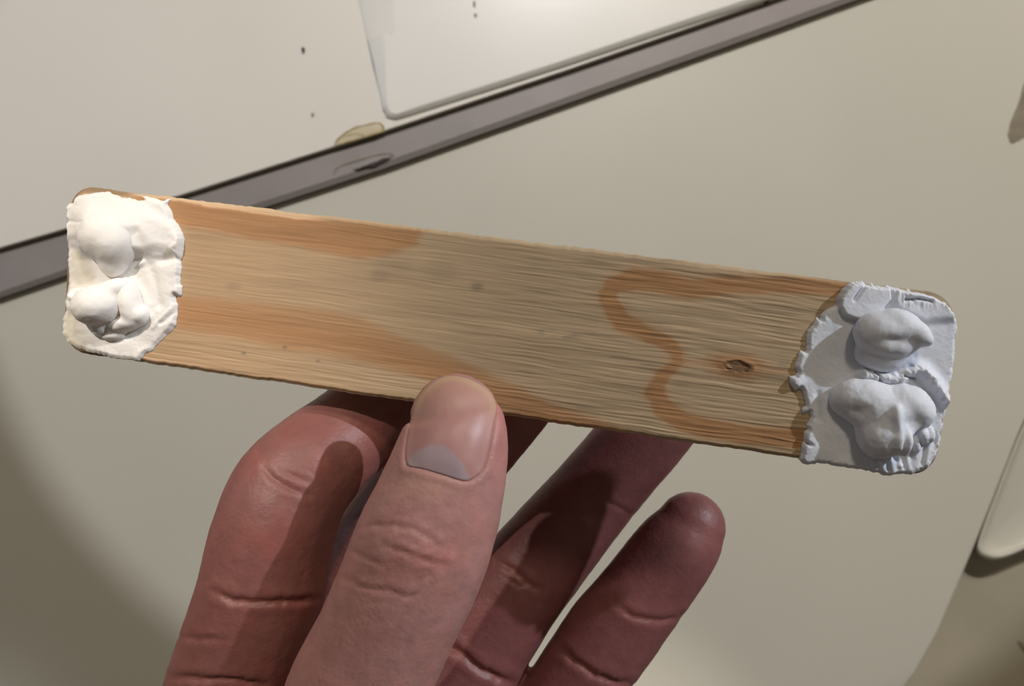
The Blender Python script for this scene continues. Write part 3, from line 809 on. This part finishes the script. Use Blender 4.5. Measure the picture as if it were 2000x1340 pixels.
person = empty('person', P(640, 2600, .175))
tag(person, 'bare left hand pinching the wooden stick between thumb and fingers', 'person')
under(hand, person)

# nails
bvh = BVHTree.FromPolygons([tuple(v) for v in co], [tuple(p.vertices) for p in me2.polygons])
def nail(name, outline, centre, lift=.00028, dome=.00035, edge=-.0001, colour=None, rings_=14, keep=None):
    out = catmull(outline, 4, closed=True); m = len(out); cx = np.array(centre, float)
    verts = []; faces = []; uv = []
    ks = np.linspace(0, 1, rings_) ** .8
    camp = Vector((0, 0, CAMZ)); last = None
    for k in ks[::-1]:
        for p in out:
            q = cx + (p - cx) * max(k, .02)
            d = (P(q[0], q[1], .2) - camp).normalized()
            hit = bvh.ray_cast(camp, d, .125 if keep is None else keep)
            if hit[0] is None:
                qq = q
                for _ in range(30):
                    qq = cx + (qq - cx) * .985
                    d2 = (P(qq[0], qq[1], .2) - camp).normalized(); hit = bvh.ray_cast(camp, d2, .125 if keep is None else keep)
                    if hit[0] is not None: break
                dist = (hit[0] - camp).length if hit[0] is not None else .118
                pt = camp + d * dist
            else: pt = hit[0]
            h = lift + dome * (1 - k ** 2.6) + edge * (k > .99)
            verts.append(np.array(pt) + np.array([0, 0, 1.]) * h); uv.append(q)
    for a in range(rings_ - 1):
        for i in range(m):
            j = (i + 1) % m; faces.append((a * m + i, a * m + j, (a + 1) * m + j, (a + 1) * m + i))
    faces.append(tuple((rings_ - 1) * m + i for i in range(m)))
    # thickness
    nv = len(verts); 
    for i in range(m): verts.append(verts[i] + np.array([0, 0, -.0007])); uv.append(uv[i])
    for i in range(m):
        j = (i + 1) % m; faces.append((j, i, nv + i, nv + j))
    o = mesh_obj(name, verts, faces, M_nail); fix_normals(o)
    uv = np.array(uv); set_colour(o.data, colour(uv[:, 0], uv[:, 1]))
    sm_ = o.modifiers.new('s', 'SMOOTH'); sm_.iterations = 3; sm_.factor = .5
    o.parent = hand
    return o
def nail_col(x, y):
    a = (x - 600) * 2.03; b = (y - 680) * 2.03
    cc = np.ones((len(x), 3)) * np.array([.46, .235, .215])
    m = smooth(330, 170, b)[:, None] * .6; cc = cc * (1 - m) + np.array([.50, .285, .22]) * m
    lun = sdf(a, b, [(380, 480), (400, 440), (440, 402), (490, 380), (540, 382), (580, 408), (615, 450), (650, 520), (640, 560), (380, 500)])
    m = smooth(-8, 8, lun)[:, None] * .8; cc = cc * (1 - m) + np.array([.42, .33, .36]) * m
    sd_ = sdf(a, b, [( (p[0] - 600) * 2.03, (p[1] - 680) * 2.03) for p in nail_pts])
    m = (smooth(34, 8, sd_) * smooth(300, 200, b))[:, None] * .7; cc = cc * (1 - m) + np.array([.56, .39, .25]) * m
    return cc
tn = nail('thumb_nail', nail_pts, (880, 840), colour=nail_col, dome=.0009)
tn['label'] = 'glossy pink thumb nail with a pale lunula and a thin cream free edge'
# tip of the little finger's nail, standing just behind the finger end
cen = np.array(P(1352, 1026, .1560)); axis = np.array(P(1378, 985, .1560)) - cen; axis /= np.linalg.norm(axis)
sidev = np.cross(axis, [0, 0, 1.]); sidev /= np.linalg.norm(sidev); back = -np.cross(sidev, axis)
if back[2] > 0: back = -back
rr = 66 * .1560 / F; verts = []; faces = []; na, nb = 17, 8
for lay, off in ((0, 0), (1, .0003)):
    for j in range(nb):
        v = j / (nb - 1)
        for i in range(na):
            a = math.radians(-62 + 124 * i / (na - 1))
            ln = -.006 + (.0068 + .0052 - .0040 * (abs(a) / 1.08) ** 2) * v
            verts.append(cen + sidev * math.sin(a) * (rr * .86 + off) + back * math.cos(a) * (rr * .50 + off) + axis * ln)
for lay in (0, 1):
    b0 = lay * na * nb
    for j in range(nb - 1):
        for i in range(na - 1):
            q_ = (b0 + j * na + i, b0 + j * na + i + 1, b0 + (j + 1) * na + i + 1, b0 + (j + 1) * na + i); faces.append(q_ if lay else q_[::-1])
for i in range(na - 1):
    a0 = (nb - 1) * na + i; faces.append((a0, a0 + 1, a0 + 1 + na * nb, a0 + na * nb))
    faces.append((i + 1, i, i + na * nb, i + 1 + na * nb))
for j in range(nb - 1):
    for i in (0, na - 1):
        faces.append((j * na + i, (j + 1) * na + i, (j + 1) * na + i + na * nb, j * na + i + na * nb))
ln_ = mesh_obj('fingernail', verts, faces, M_nail); fix_normals(ln_)
set_colour(ln_.data, np.ones((len(verts), 3)) * np.array([.60, .50, .38])); ln_.parent = hand
